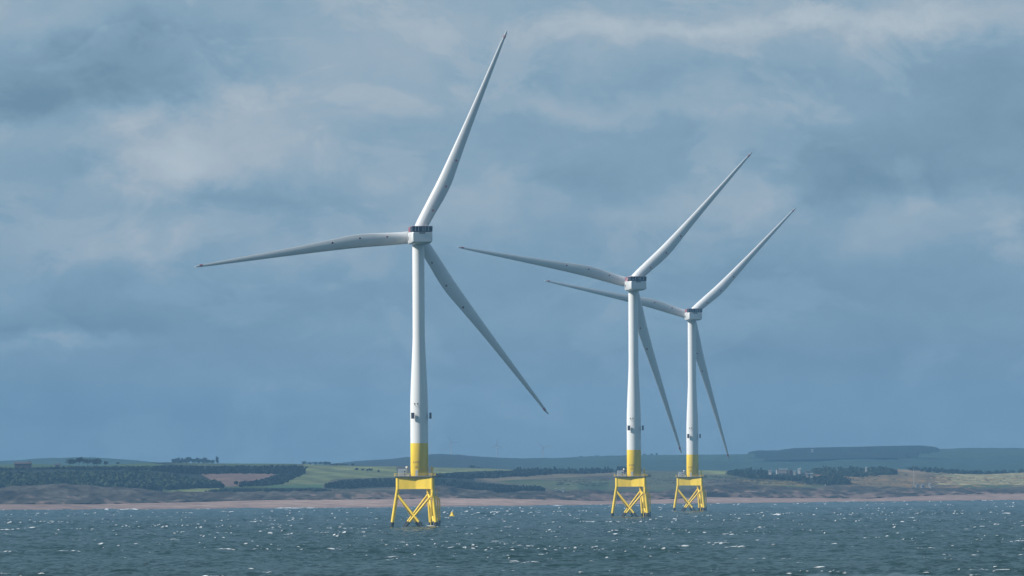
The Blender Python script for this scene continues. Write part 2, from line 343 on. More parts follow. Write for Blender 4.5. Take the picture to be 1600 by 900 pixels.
def land_color(px, py, k, D, X, t):
    n_ = np.shape(px); C = np.zeros(n_+(3,))
    nz = fbm(X/26, D/60, 4); n2 = fbm(X/7, D/22, 3)
    if k <= 1:
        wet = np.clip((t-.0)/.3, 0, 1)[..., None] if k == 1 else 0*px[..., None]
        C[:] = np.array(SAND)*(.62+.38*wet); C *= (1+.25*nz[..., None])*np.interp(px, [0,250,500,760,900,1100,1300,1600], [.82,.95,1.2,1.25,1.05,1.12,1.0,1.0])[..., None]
        return C
    if k in (2, 3):
        mar = np.array(MARR)*np.clip(1+1.6*nz[..., None]+1.3*n2[..., None], .25, 3)
        # bare sand scars low on the seaward face, more of it right of the middle turbine
        bare = np.interp(px, [0,300,520,620,700,900,960,1200,1300,1420,1600], [.0,.05,.22,.42,.15,.18,.45,.22,.36,.34,.28])
        f = np.clip((bare-.10-.75*t+1.5*n2+.7*nz)/.18, 0, 1)[..., None] if k == 2 else np.zeros(n_)[..., None]
        C[:] = mar*(1-f)+np.array(SAND)*.62*f
        return C
    if k >= 5:
        C[:] = HILLG
        moor = np.clip((860-px)/120, 0, 1)*np.clip((px-420)/100, 0, 1)
        C = C*(1-moor[..., None])+np.array(MOOR)*moor[..., None]
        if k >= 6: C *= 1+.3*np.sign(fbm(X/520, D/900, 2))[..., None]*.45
        C *= 1+.35*nz[..., None]
        return C
    C[:] = ROUGH; C *= (1+1.0*nz+.6*n2)[..., None]
    g = np.clip((fbm(X/60+3, D/140, 3)-.02)/.1, 0, 1)[..., None]; C = C*(1-g)+np.array(GRASS)*g
    edge = .5*fbm(X/9, D/30, 2)
    for P, c in FIELDS:
        m_ = inpoly(px+edge*3, py+edge*.8, P)
        if c in (CROP, PAST): c = np.array(c)*(1+.16*np.sin(X[m_]/7+D[m_]/34))[..., None]
        C[m_] = np.array(c)*(1+.45*nz[m_]+.2*n2[m_])[..., None]
    gz = (px > 1270) & (py > 738) & (n2+.5*nz > .12); C[gz] = C[gz]*.3+np.array((.30,.17,.06))*.7
    gz = (px > 1150) & (px < 1260) & (py > 747) & (n2+.6*nz > .10); C[gz] = C[gz]*.4+np.array(GORSE)*.6
    gz = (px > 1460) & (py < 758) & (n2 < -.10); C[gz] = np.array((.40,.33,.17))
    return C
m_land = mat('land_ground', (.1,.1,.1), .95, .42, .07, spec=.1, attr='Col', gain=.95)
PXC = np.arange(-260, 1861, 2.0)
def strip(name, ks, rows, amp):
    V = []; CC = []
    for ki, k in enumerate(ks):
        ts = np.linspace(0, 1, rows[ki]+1); ts = ts if ki == len(ks)-1 else ts[:-1]
        T, P = np.meshgrid(ts, PXC, indexing='ij'); D, z = interp_z(P, k, T)
        X = (P-800)/F*D
        z = z.copy()
        if amp[ki]:
            env = np.sin(np.pi*np.clip(T, 0, 1))**.6 if k in (2,) else (np.clip(np.minimum(T*6, (1-T)*6), 0, 1) if k != 3 else 1-T)
            sc_x, sc_y = (34, 60) if k in (2, 3) else (90, 200)
            rd = 1-2*np.abs(fbm(X/sc_x, D/sc_y, 3)*2)
            z += amp[ki]*env*(.7*fbm(X/sc_x+8, D/sc_y, 4)+.35*(rd-.6))
            if k in (2, 3): z += amp[ki]*.40*fbm(X/8, D/16, 3)
        py = 450+VH-((z-H)*F/D+(P-800)*ROLL)
        X = X+(450-py+VH)*ROLL/F*D
        CC.append(land_color(P, py, k, D, X, T)); V.append(np.stack([X, D, z], -1))
    V = np.concatenate(V, 0); CC = np.concatenate(CC, 0); nr, nc = V.shape[:2]
    idx = np.arange(nr*nc).reshape(nr, nc)
    fc = np.stack([idx[:-1,:-1], idx[:-1,1:], idx[1:,1:], idx[1:,:-1]], -1).reshape(-1, 4).astype(np.int32)
    me = bigmesh(name, V.reshape(-1,3).astype(np.float32), fc)
    ca = me.color_attributes.new('Col', 'FLOAT_COLOR', 'POINT')
    ca.data.foreach_set('color', np.concatenate([np.clip(CC, 0, 1), np.ones((nr, nc, 1))], -1).ravel().astype(np.float32))
    me.materials.append(m_land); o = bpy.data.objects.new(name, me); COL.objects.link(o); tag(o, kind='structure')
    return o
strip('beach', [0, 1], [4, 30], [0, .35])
strip('sand_dunes', [2, 3], [90, 24], [7.5, 3.5])
strip('farmland', [4, 5], [220, 20], [3.0, 0])
strip('hills', [6, 7], [120, 12], [9.0, 0])

# ------------------------------------------------------------------ haze: one closed box of thin blue air
hz = MB().box((0, 8200, 99), (9000, 16800, 202)).build('haze', bpy.data.materials.new('haze_air')); tag(hz, kind='stuff')
hm = hz.data.materials[0]; hm.use_nodes = True; n = hm.node_tree; n.nodes.clear()
ho = n.nodes.new('ShaderNodeOutputMaterial'); hv = n.nodes.new('ShaderNodeVolumePrincipled')
hv.inputs['Color'].default_value = (.24,.50,.79,1); hv.inputs['Density'].default_value = 6.2e-5; hv.inputs['Anisotropy'].default_value = 0.0
n.links.new(hv.outputs[0], ho.inputs['Volume'])

# ------------------------------------------------------------------ the big turbines
M_WHITE = mat('tower_white_paint', (.84,.84,.82), .42, .07, .25, streak=(1,1,.08))
M_BLADE = mat('blade_gelcoat', (.70,.71,.71), .35, .05, .10)
M_YEL = mat('yellow_marine_paint', (.96,.66,.035), .55, .12, .5, streak=(1,1,.25))
M_BLACK = mat('black_splash_coating', (.018,.020,.022), .6, .4, 1.5)
M_NAC = mat('nacelle_white', (.74,.745,.74), .4, .04, .3)
M_DARK = mat('cooler_dark', (.028,.036,.052), .5, .3, 1.2)
M_DOT = mat('marker_dark_red', (.16,.008,.014), .5, .1, 1.0)
M_RED = mat('aviation_red', (.50,.05,.06), .5, .1, 1.0)
M_STEEL = mat('galvanised_steel', (.36,.37,.38), .5, .2, 2.0, metallic=.2)
M_PANEL = mat('dark_panel', (.012,.016,.026), .45, .2, 1.0)
M_CONT = mat('container_grey_white', (.80,.82,.84), .5, .08, 1.0)
M_TEXT = mat('lettering_brown', (.30,.17,.03), .6, .05, 1.0)
M_GRATE = mat('deck_grating', (.05,.038,.025), .7, .3, 2.0)

def blade_mesh():
    rs = np.array([2.0,4,5.5,8,12,16,20,24,28,32,36,40,45,50,55,60,65,70,74,77,79.5,81,81.8,82.2])
    le = np.interp(rs, [2,5.5,12,22,34,46,60,70,78,82.2], [-2.15,-2.12,-1.75,-1.15,-.85,-.62,-.45,-.35,-.25,.0])
    ch = np.interp(rs, [2,5.5,12,18,24,34,46,60,70,78,81,82.2], [4.3,4.35,4.75,5.15,4.95,3.95,2.95,2.1,1.55,1.05,.8,.34])
    tw = np.interp(rs, [2,10,24,40,60,82.2], [24,24,18,11,6,3])
    th = np.interp(rs, [2,8,14,20,30,45,82.2], [1.0,.82,.58,.42,.29,.22,.17])
    wc = np.interp(rs, [2,5.5,10,16,22], [1,1,.65,.2,0])
    n = 14; V = []
    cs = .5-.5*np.cos(np.linspace(0, np.pi, n+1))
    for r, l, c, t, h, w in zip(rs, le, ch, tw, th, wc):
        y_c = np.sqrt(np.maximum(.25-(cs-.5)**2, 0))
        y_a = 5*h*(.2969*np.sqrt(cs)-.126*cs-.3516*cs**2+.2843*cs**3-.1036*cs**4)
        yy = (w*y_c*h+(1-w)*y_a)*c
        camb = (1-w)*.05*c*(1-(2*cs-1)**2)
        ring = [(cs[i], yy[i]+camb[i]) for i in range(n+1)]+[(cs[i], -yy[i]*.85+camb[i]) for i in range(n-1, 0, -1)]
        a = R(t); pre = 1.9*(r/82)**2
        for (q, s) in ring:     # s > 0: suction side, towards -Y
            x = l+q*c; xl = x*math.cos(a)/max(math.cos(a), .9) if False else x
            V.append((xl*math.cos(a)/math.cos(a)-s*math.sin(a), -(l+q*c)*math.sin(a)-s*math.cos(a)+pre, r))
    m = 2*n; Fc = []
    for i in range(len(rs)-1):
        for j in range(m):
            k = (j+1) % m; Fc.append((i*m+j, i*m+k, (i+1)*m+k, (i+1)*m+j))
    Fc.append(tuple(range(m-1, -1, -1))); Fc.append(tuple((len(rs)-1)*m+j for j in range(m)))
    tipf = [1 if (i < len(rs)-1) and (79.2 < rs[i] < 80.5) else 0 for i in range(len(rs)-1) for j in range(m)]+[0,0]
    return V, Fc, tipf, (rs, le, ch, tw, th)
BV, BF, BT, BP = blade_mesh()
def blade_surface(r, q):    # a point on the suction side at fraction q of the chord
    rs, le, ch, tw, th = BP; l, c, t, h = [np.interp(r, rs, a) for a in (le, ch, tw, th)]
    w = np.interp(r, [2,5.5,10,16,22], [1,1,.65,.2,0])
    s = (w*math.sqrt(max(.25-(q-.5)**2, 0))*h+(1-w)*5*h*(.2969*math.sqrt(q)-.126*q-.3516*q*q+.2843*q**3-.1036*q**4))*c+(1-w)*.05*c*(1-(2*q-1)**2)+.02
    a = R(t); pre = 1.9*(r/82)**2
    return Vector((l+q*c-s*math.sin(a), -(l+q*c)*math.sin(a)-s*math.cos(a)+pre, r)), a
def text_mesh(txt, size, radius, ang, z0, gap=1.0):
    cu = bpy.data.curves.new('lettering', 'FONT'); cu.body = txt; cu.size = size; cu.align_x = 'CENTER'; cu.space_character = 1.08; cu.offset = .015
    ob = bpy.data.objects.new('tmp', cu); COL.objects.link(ob); bpy.context.view_layer.update()
    me = bpy.data.meshes.new_from_object(ob.evaluated_get(bpy.context.evaluated_depsgraph_get())); bpy.data.objects.remove(ob)
    for v in me.vertices:
        x, y = v.co.x, v.co.y; t = ang+x/radius
        v.co = (radius*math.sin(t), -radius*math.cos(t), z0+y)
    return me
LEG_A = [R(187), R(307), R(67)]
RT, RW = 7.5, 10.5
def legp(a, z): r = RW+(RT-RW)*z/18.5; return Vector((r*math.cos(a), r*math.sin(a), z))
ZH = 108.3; BL = 1.016; ROT_Y = 4.6; TILT = R(5)

def make_turbine():
    t = empty('offshore_wind_turbine', (0,0,0))
    # jacket
    for a in LEG_A:
        lg = MB().tube(legp(a, -9), legp(a, 18.2), .68, .68, 20).build('leg', M_YEL, t, True)
        MB().tube(legp(a, -9), legp(a, 2.0), .715, .715, 20).build('splash_coating', M_BLACK, lg, True)
    for i in range(3):
        for (a, b_) in ((LEG_A[i], LEG_A[(i+1)%3]), (LEG_A[(i+1)%3], LEG_A[i])):
            p = legp(a, 12.6); q = legp(b_, -7.2); br = MB().tube(p, q, .44, .44, 16).build('brace', M_YEL, t, True)
            f = (2.1-p.z)/(q.z-p.z); w = p+(q-p)*f
            MB().tube(w, q, .475, .475, 16).build('splash_coating', M_BLACK, br, True)
    for a in LEG_A:
        rot = Matrix.Rotation(a, 4, 'Z'); g = MB(); k = 0
        # tapered box girder: deep and wide at the hub, narrower at the leg
        for (x, hw, z0, z1) in ((0,3.9,14.35,18.75),(1.2,3.45,14.35,18.75),(8.0,.80,14.35,18.75)):
            for (yy, zz) in ((-hw,z0),(hw,z0),(hw,z1),(-hw,z1)): g.v.append(tuple(rot @ Vector((x, yy, zz))))
        for s_ in range(2):
            for j in range(4): g.f.append((s_*4+j, s_*4+(j+1)%4, s_*4+4+(j+1)%4, s_*4+4+j))
        g.f.append((3,2,1,0)); g.f.append((8,9,10,11)); g.build('deck_girder', M_YEL, t)
        MB().tube((8.0*math.cos(a), 8.0*math.sin(a), 14.2), (8.0*math.cos(a), 8.0*math.sin(a), 18.77), .86, .86, 20).build('leg_sleeve', M_YEL, t, True)
    pts = []
    for a in LEG_A:
        c = (8.4*math.cos(a), 8.4*math.sin(a))
        for d in (-60,-30,0,30,60): pts.append((c[0]+1.05*math.cos(a+R(d)), c[1]+1.05*math.sin(a+R(d))))
        m_ = a+R(60); pts.append((4.7*math.cos(m_), 4.7*math.sin(m_)))
    dk = MB().prism(pts, 18.82, 19.02).build('deck', M_GRATE, t)
    edge = MB(); kp = MB(); n_ = len(pts)
    for i in range(n_):
        p, q = Vector((*pts[i], 0)), Vector((*pts[(i+1)%n_], 0)); L = (q-p).length; m_ = max(1, int(L/1.15))
        for z in (19.6, 20.15): edge.tube((p.x,p.y,z), (q.x,q.y,z), .03, n=6)
        for k in range(m_):
            s_ = p+(q-p)*k/m_; edge.tube((s_.x,s_.y,19.05), (s_.x,s_.y,20.18), .028, n=6)
        kp.tube((p.x,p.y,19.12), (q.x,q.y,19.12), .07, n=6)
    edge.build('railing', M_YEL, dk); kp.build('kick_rail', M_STEEL, dk)
    # laydown extension towards the boat side
    ex = MB().box((6.5,1.2,18.92), (3.0,3.6,.2)).build('laydown_platform', M_GRATE, t)
    er = MB()
    for x in np.linspace(5.1, 7.9, 6):
        for y in (-.55, 2.95): er.tube((x,y,19.02), (x,y,20.2), .045, n=6)
    for y in np.linspace(-.55, 2.95, 5): er.tube((7.95,y,19.02), (7.95,y,20.2), .045, n=6)
    for z in (19.45, 19.85, 20.2):
        er.box((6.5,-.55,z), (2.9,.06,.07)).box((6.5,2.95,z), (2.9,.06,.07)).box((7.95,1.2,z), (.06,3.5,.07))
    er.build('railing', M_STEEL, ex)
    MB().box((6.9,.6,19.35), (.8,.7,.65)).build('winch_box', M_STEEL, ex); MB().box((6.1,1.6,19.3), (.5,.5,.55)).build('winch_box', M_STEEL, ex)
    # container
    MB().box((-6.4,.4,18.93), (3.6,3.4,.2)).build('container_base', M_GRATE, t)
    c = MB().box((-6.4,.1,20.45), (2.9,2.4,2.7))
    for x in np.linspace(-7.7, -5.1, 9): c.box((x,-1.125,20.45), (.09,.05,2.5))
    cn = c.build('container', M_CONT, t)
    for z in (20.9, 19.8): MB().box((-5.45,-1.18,z), (.4,.06,.5)).build('vent', M_DARK, cn)
    MB().lathe([(.02,22.1),(.35,22.2),(.42,22.5),(.25,22.75),(.02,22.8)], 14, (-4.75,.2)).box((-4.75,.2,20.7), (.14,.14,3.1)).build('antenna_dome', M_CONT, t, True)
    MB().box((-4.3,-.8,19.45), (1.1,.8,.8)).box((-4.3,-.8,19.95), (1.3,.9,.12)).build('equipment_box', M_CONT, t)
    # davit crane
    cr_ = MB().tube((4.75,-2.0,19.05), (4.75,-2.0,21.6), .28, .24, 14).box((4.75,-2.0,21.9), (.9,.9,.8)).build('deck_crane', M_YEL, t, True)
    MB().tube((4.75,-2.0,22.3), (4.4,1.9,22.75), .2, .14, 10).build('boom', M_YEL, cr_, True)
    # boat landing
    lnd = MB()
    for z in (3.4, 6.9, 10.2):
        lnd.tube((6.75,2.4,z), (legp(LEG_A[2],z).x, legp(LEG_A[2],z).y, z), .14, n=8); lnd.tube((7.45,1.2,z), (legp(LEG_A[1],z).x, legp(LEG_A[1],z).y, z), .14, n=8); lnd.tube((6.75,2.4,z), (7.45,1.2,z), .12, n=8)
    lnd = lnd.build('boat_landing', M_YEL, t, True)
    for (x, y, z1) in ((6.75,2.4,10.6),(7.45,1.2,10.6)):
        MB().tube((x,y,-4), (x,y,z1), .24, n=12).tube((x,y,z1-.1), (x-1.6,y+.4,z1+1.1), .21, n=10).build('fender', M_YEL, lnd, True)
        MB().tube((x,y,-4), (x,y,2.6), .27, n=12).build('splash_coating', M_BLACK, lnd, True)
    ld = MB()
    for dx in (-.22, .22): ld.tube((6.55+dx,1.9,1.0), (6.55+dx,1.9,14.6), .07, n=8)
    for z in np.arange(1.2, 14.5, .45): ld.tube((6.33,1.9,z), (6.77,1.9,z), .03, n=6)
    for z in np.arange(7.5, 14.4, .9): ld.box((6.55,2.1,z), (.7,.5,.06))
    ld.build('ladder', M_YEL, lnd)
    MB().tube((4.2,-7.6,-4), (4.2,-7.6,14.3), .14, n=10).build('cable_tube', M_YEL, t, True)
    # tower
    band = [(3.27,19.05),(3.27,19.25),(3.30,19.3),(3.30,31.4)]
    tp = MB().lathe(band, 64).build('transition_piece', M_YEL, t, True)
    MB().lathe([(3.30,31.4),(3.30,45),(3.22,49),(2.98,55),(2.6,63),(2.33,69),(2.27,72),(2.25,88),(2.22,105.2)], 64).build('tower', M_WHITE, t, True)
    dr = MB().box((-1.0,-3.22,20.3), (.9,.16,2.1)).build('door', M_CONT, tp)
    # panels on stand-off brackets round the tower, and the pair of lamps above them
    for ang, rr, ww in ((-33, 4.3, 1.35), (69, 4.5, 1.75)):
        a = R(ang); rot = Matrix.Rotation(a, 4, 'Z')
        p = MB().box((0,-rr,41.6), (ww,.22,2.25), rot); o = p.build('side_panel', M_PANEL, t)
        for bx_ in (-.45,.45):
            for bz in (40.9, 42.3): MB().box((bx_,-rr+.5,bz), (.08,.95,.08), rot).build('bracket', M_STEEL, o)
    for x, dz in ((-1.55,.0),(-.45,.05)):
        MB().tube((x+.25,-3.1,45.2), (x,-3.85,45.9+dz), .06, n=6).tube((x,-3.7,45.75+dz), (x-.05,-4.0,46.15+dz), .2, .26, 10).build('lamp', M_PANEL, t)
    # nacelle (its own frame: y forward to the rotor)
    nb = MB()
    def sec(y, hw, z0, z1, cb, ct): # rounded section
        P = [(-hw+ct,z1),(-hw,z1-ct),(-hw*1.0,z0+cb),(-hw+cb*.55,z0+cb*.25),(-hw+cb*1.3,z0),(hw-cb*1.3,z0),(hw-cb*.55,z0+cb*.25),(hw,z0+cb),(hw,z1-ct),(hw-ct,z1)]
        for (x, z) in P: nb.v.append((x, y, z))
        return len(P)
    k = 0
    secs = [(-14.0,3.45,-2.15,1.6,.7,.25),(-13.6,3.7,-2.45,1.75,.6,.15),(-9,3.78,-2.75,1.8,.5,.12),(0,3.8,-2.85,1.9,.5,.12),(1.5,3.7,-2.8,1.95,.5,.2),(2.1,3.45,-2.6,1.85,.6,.3)]
    for s_ in secs: k = sec(*s_)
    for i in range(len(secs)-1):
        for j in range(k): nb.f.append((i*k+j, i*k+(j+1)%k, (i+1)*k+(j+1)%k, (i+1)*k+j))
    nb.f.append(tuple(range(k-1,-1,-1))); nb.f.append(tuple((len(secs)-1)*k+j for j in range(k)))
    nac = nb.build('nacelle', M_NAC, t, True)
    MB().box((-.1,-14.04,1.35), (2.3,.1,.42)).build('vent_slot', M_PANEL, nac)
    co_ = MB().box((0,-10.3,3.05), (7.5,7.2,1.9)).box((0,-10.2,1.98), (7.3,6.9,.28)).build('cooler', M_DARK, nac)
    for x in (-2.62,-1.45,.2,1.0,2.3): MB().box((x,-13.95,3.05), (.10,.09,1.9)).build('cooler_post', M_CONT, co_)
    tr = MB().box((0,-13.96,4.06), (7.6,.14,.12)).box((0,-6.7,4.06), (7.6,.14,.12)).box((-3.78,-10.3,4.06), (.12,7.2,.12)).box((3.78,-10.3,4.06), (.12,7.2,.12))
    tr.build('cooler_rim', mat('faded_red_rim', (.50,.17,.18), .5, .1, 1.0), co_)
    rl = MB()
    for x in (-3.55, 3.55):
        for y in np.arange(-6.2, 1.6, 1.3): rl.box((x,y,2.95), (.08,.34,1.9))
        for z in (2.3, 3.1, 3.9): rl.box((x,-2.4,z), (.07,7.9,.12))
    rl.box((0,1.5,3.0), (7.1,.08,.16)).box((0,1.5,3.9), (7.1,.08,.12))
    rl.build('hoist_railing', mat('faded_red_railing', (.60,.17,.19), .5, .1, 1.0), nac)
    MB().box((-3.0,-13.4,4.35), (.1,.1,.8)).build('weather_mast', M_CONT, nac); MB().box((1.9,-13.2,4.3), (.35,.25,.4)).build('beacon', M_CONT, nac)
    MB().box((-3.79,-1.5,-.5), (.06,1.6,1.3)).build('hatch', M_PANEL, nac)
    # hub
    hb = MB()
    prof = [(.02,4.6),(1.2,4.35),(2.2,3.6),(2.9,2.5),(3.15,1.2),(3.2,-.8),(3.05,-1.9),(2.9,-2.7)]
    n_ = 40; 
    for (r_, y) in prof:
        for i in range(n_): q = 2*math.pi*i/n_; hb.v.append((r_*math.cos(q), y, r_*math.sin(q)))
    for q in range(len(prof)-1):
        for i in range(n_): j = (i+1)%n_; hb.f.append((q*n_+i, q*n_+j, (q+1)*n_+j, (q+1)*n_+i))
    hb.build('hub', M_NAC, t, True)
    for k in range(3):
        bl_ = meshobj('blade', BV, BF, M_BLADE, t, True)
        for (r_, q) in ((11.0,.78),(21.0,.74),(31.2,.72)):
            p, a = blade_surface(r_, q); d = MB()
            nrm = Vector((-math.sin(a), -math.cos(a), 0)); d.tube(p-nrm*.12, p+nrm*.06, .38, .38, 14)
            d.build('marker_dot', M_DOT, bl_)
        ring = MB(); rs, le, ch, tw, th = BP; V = []
        for r_ in (79.3, 80.45):
            l, c, tt, h = [np.interp(r_, rs, q) for q in (le, ch, tw, th)]
            a = R(tt); pre = 1.9*(r_/82)**2
            for i in range(16):
                f = 2*math.pi*i/16; q = .5+.53*math.cos(f); s_ = (h*.62*math.sin(f)+.02)*c
                V.append((l+q*c-s_*math.sin(a), -(l+q*c)*math.sin(a)-s_*math.cos(a)+pre, r_))
        meshobj('tip_band', V, [(i, (i+1)%16, 16+(i+1)%16, 16+i) for i in range(16)]+[tuple(range(15,-1,-1)), tuple(range(16,32))], M_RED, bl_)
    return t
def pose(t, yaw, ang, dz=0, zh=ZH):
    Yw = Matrix.Rotation(R(yaw), 4, 'Z'); k = 0
    Hm = Matrix.Translation((0,0,zh+dz-.45)) @ Yw @ Matrix.Rotation(TILT, 4, 'X') @ Matrix.Translation((0,ROT_Y,.2))
    for c in t.children:
        base = c.name.split('.')[0]
        if base == 'nacelle': c.matrix_local = Matrix.Translation((0,0,zh-.35)) @ Yw @ Matrix.Diagonal((1,1,.92,1))
        elif base == 'hub': c.matrix_local = Hm
        elif base == 'blade': c.matrix_local = Hm @ Matrix.Rotation(R(ang+120*k+(.7,.15,-.85)[k]), 4, 'Y') @ Matrix.Diagonal((1,1,BL,1)); k += 1
def add_text(t, num):
    tp = [c for c in t.children if c.name.startswith('transition_piece')][0]
    for (s_, z_, sz) in (('AWF', 23.9, 1.25), (num, 22.0, 1.25)):
        me = text_mesh(s_, sz, 3.312, R(-22), z_); me.materials.append(M_TEXT)
        o = bpy.data.objects.new('lettering', me); COL.objects.link(o); o.parent = tp
def copy_tree(o, parent=None):
    c = o.copy(); COL.objects.link(c)
    if parent: c.parent = parent
    for ch in o.children: copy_tree(ch, c)
    return c
TURB = [(655.5, 2993, 7.2, 22.86, '28', 'largest and leftmost white offshore wind turbine, its yellow jacket beside the small yellow buoy'),
        (990.8, 3741, 9.8, 42.2, '27', 'middle offshore wind turbine, its tower in front of the smallest turbine\'s left blade'),
        (1082.2, 4442, 7.5, 43.95, '26', 'smallest and rightmost offshore wind turbine, its left blade passing behind the middle tower')]
proto = make_turbine(); things = [proto]+[copy_tree(proto) for _ in TURB[1:]]
for o, (px, D, yaw, ang, num, lab) in zip(things, TURB):
    o.location = ((px-800)/F*D, D, 0); pose(o, yaw, ang, .7 if num == '27' else .1); add_text(o, num)
    tag(o, lab, 'wind turbine', 'offshore wind turbines standing on yellow jackets')

# ------------------------------------------------------------------ buoy
bx, by, _ = at(706.5, 807.5, 3900)
bu = empty('buoy', (bx, 3900, 0)); tag(bu, 'small yellow conical buoy floating right of the largest turbine\'s jacket', 'buoy')
MB().lathe([(.02,-.6),(1.3,-.5),(1.5,-.1),(1.5,.35),(1.2,.55),(.02,.58)], 24).build('float', M_YEL, bu, True)
cone = MB().lathe([(.95,.56),(.80,1.3),(.55,1.5),(.42,2.3),(.02,2.32)], 20)
for k in range(4):
    a = k*math.pi/2+.4; cone.tube((1.15*math.cos(a),1.15*math.sin(a),.5), (.45*math.cos(a),.45*math.sin(a),2.3), .09, n=8)
cone.build('cone_tower', M_YEL, bu, True)
MB().tube((.25,0,2.2), (.25,0,3.5), .10, .10, 10).build('pole', M_CONT, bu, True)
MB().lathe([(.02,2.3),(.22,2.3),(.22,2.65),(.02,2.8)], 12, (-.1,0)).build('lamp', M_CONT, bu, True)

# ------------------------------------------------------------------ small turbines far inland
M_FAR = mat('far_turbine_white', (.45,.47,.50), .5, .03, .2)
def small_turbine(px, foot, hub, ang, ys, lab):
    D = 12000.0; s = F/D; x, _, z0 = at(px, foot, D); zh = at(px, hub, D)[2]-z0; L = 14.5/s
    t = empty('inland_wind_turbine', (x, D, z0)); tag(t, lab, 'wind turbine', 'small wind turbines on the far hills')
    MB().tube((0,0,-14), (0,0,zh), .75, .45, 14).build('tower', M_FAR, t, True)
    MB().box((0,-.2,zh), (1.3,3.2,1.3)).build('nacelle', M_FAR, t)
    for k in range(3):
        v = [(-.35,-2,0),(.35,-2,0),(.5,-2.05,L*.25),(-.45,-2.05,L*.25),(.08,-2,L),(-.08,-2,L),(-.3,-1.6,0),(.3,-1.6,0),(.4,-1.75,L*.25),(-.4,-1.75,L*.25),(.06,-1.9,L),(-.06,-1.9,L)]
        f = [(0,1,2,3),(3,2,4,5),(7,6,9,8),(8,9,11,10),(1,7,8,2),(2,8,10,4),(6,0,3,9),(9,3,5,11),(4,10,11,5),(0,6,7,1)]
        b_ = meshobj('blade', v, f, M_FAR, t); b_.matrix_local = Matrix.Translation((0,0,zh)) @ Matrix.Rotation(R(ang+120*k), 4, 'Y') @ Matrix.Scale(ys, 4, (1,0,0))
small_turbine(705.4, 720, 691.3, 90, 1, 'faint small wind turbine on the far hill, leftmost of three and nearest the largest tower')
small_turbine(776.7, 720, 695, 2, 1, 'faint small wind turbine on the far hill, middle of three, one blade straight up')
small_turbine(848.6, 722, 699.4, 75, 1, 'faint small wind turbine on the far hill, rightmost of the distant three')

# ------------------------------------------------------------------ trees and woods
def leaf_mat(name, c):
    m = mat(name, c, .8, .6, .045, spec=.1); return m
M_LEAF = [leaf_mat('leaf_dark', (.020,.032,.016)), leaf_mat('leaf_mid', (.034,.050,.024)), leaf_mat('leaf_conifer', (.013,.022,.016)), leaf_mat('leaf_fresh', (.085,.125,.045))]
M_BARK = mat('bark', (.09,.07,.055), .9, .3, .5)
def clumps(V, Fc, cx, cy, z0, w, h, n, size, r, conifer=False, lobes=None):
    """leaf clusters spread through a crown's volume"""
    if lobes is None: lobes = [(r.uniform(-.36,.36)*w, r.uniform(-.3,.3)*w, z0+h*r.uniform(.22,.72), r.uniform(.22,.36)) for _ in range(6)]+[(0,0,z0+h*.55,.42)]
    for _ in range(n):
        if conifer:
            f = r.random()**1.4; a = r.uniform(0, 6.283); q = w*.5*(1-f)*r.uniform(.5,1.05); x, y, z = q*math.cos(a), q*math.sin(a), z0+h*(.08+.9*f)
        else:
            lx, ly, lz, lr = lobes[r.randrange(len(lobes))]
            a = r.uniform(0, 6.283); c = r.uniform(-1, 1); s_ = math.sqrt(1-c*c); q = r.uniform(.6,1.0)
            x = lx+lr*w*q*s_*math.cos(a); y = ly+lr*w*q*s_*math.sin(a); z = lz+lr*h*.8*q*c
        x += cx; y += cy; k = len(V); s2 = size*r.uniform(.6,1.3)
        ax = Vector((r.uniform(-1,1), r.uniform(-1,1), r.uniform(-1,1))).normalized(); u = ax.orthogonal().normalized(); v = ax.cross(u)
        for t in range(5):
            g = t*1.2566+r.uniform(-.3,.3); p = u*math.cos(g)*s2*r.uniform(.6,1.1)+v*math.sin(g)*s2*r.uniform(.6,1.1)
            V.append((x+p.x, y+p.y, z+p.z))
        Fc.append((k,k+1,k+2,k+3,k+4))
def wood(name, lab, tops, bottom, n, hpx, mi, seed, conifer=0.0, group=None, k=(4,5), wide=1.0, material=None):
    """a wood: crowns stand wherever ground inside its outline is found; reads as one mass"""
    r = random.Random(seed); V = []; Fc = []; xs = [p[0] for p in tops+bottom]; P = tops+bottom[::-1]
    yt = curve(tops); yb = curve(bottom); cnt = 0
    while cnt < n:
        px = r.uniform(min(xs), max(xs)); hp = hpx*r.uniform(.55,1.25); a = float(yt(px))+hp; b_ = float(yb(px))
        if b_-float(yt(px)) < 1.2: cnt += .5; continue
        py = r.uniform(min(a, b_), b_) if r.random() < .86 else b_-r.uniform(0,1)
        hp = min(hp, py-float(yt(px))+.8)
        x, y, z = ground_at(px, py, *k); s_ = F/y; h = hp/s_; w = h*wide*r.uniform(.7,1.1)*(.6 if conifer > .5 else 1.15)
        clumps(V, Fc, x, y, z-.3, w, h*1.05, 34, h*.16, r, r.random() < conifer)
        if wide == 1 and r.random() < .8:   # dense inner foliage so the wood has body
            kk = len(V); 
            for q in range(6): an = q*1.047; V.append((x+w*.34*math.cos(an), y+w*.34*math.sin(an), z-.5))
            for q in range(6): an = q*1.047+.4; V.append((x+w*.36*math.cos(an), y+w*.36*math.sin(an), z+h*.5*r.uniform(.8,1.1)))
            V.append((x, y, z+h*.8))
            for q in range(6):
                q2 = (q+1)%6; Fc.append((kk+q, kk+q2, kk+6+q2, kk+6+q)); Fc.append((kk+6+q, kk+6+q2, kk+12))
        cnt += 1
    o = meshobj(name, V, Fc, material or M_LEAF[mi]); tag(o, lab, 'wood', kind='stuff'); return o
wood('woodland', 'broad dark wood covering the slope above the left dunes', [(-120,731),(0,732),(40,734),(100,733),(200,732),(260,735),(300,745),(328,747),(346,753)], [(-120,764),(0,764),(240,766),(300,764),(346,762)], 820, 11.5, 1, 1)
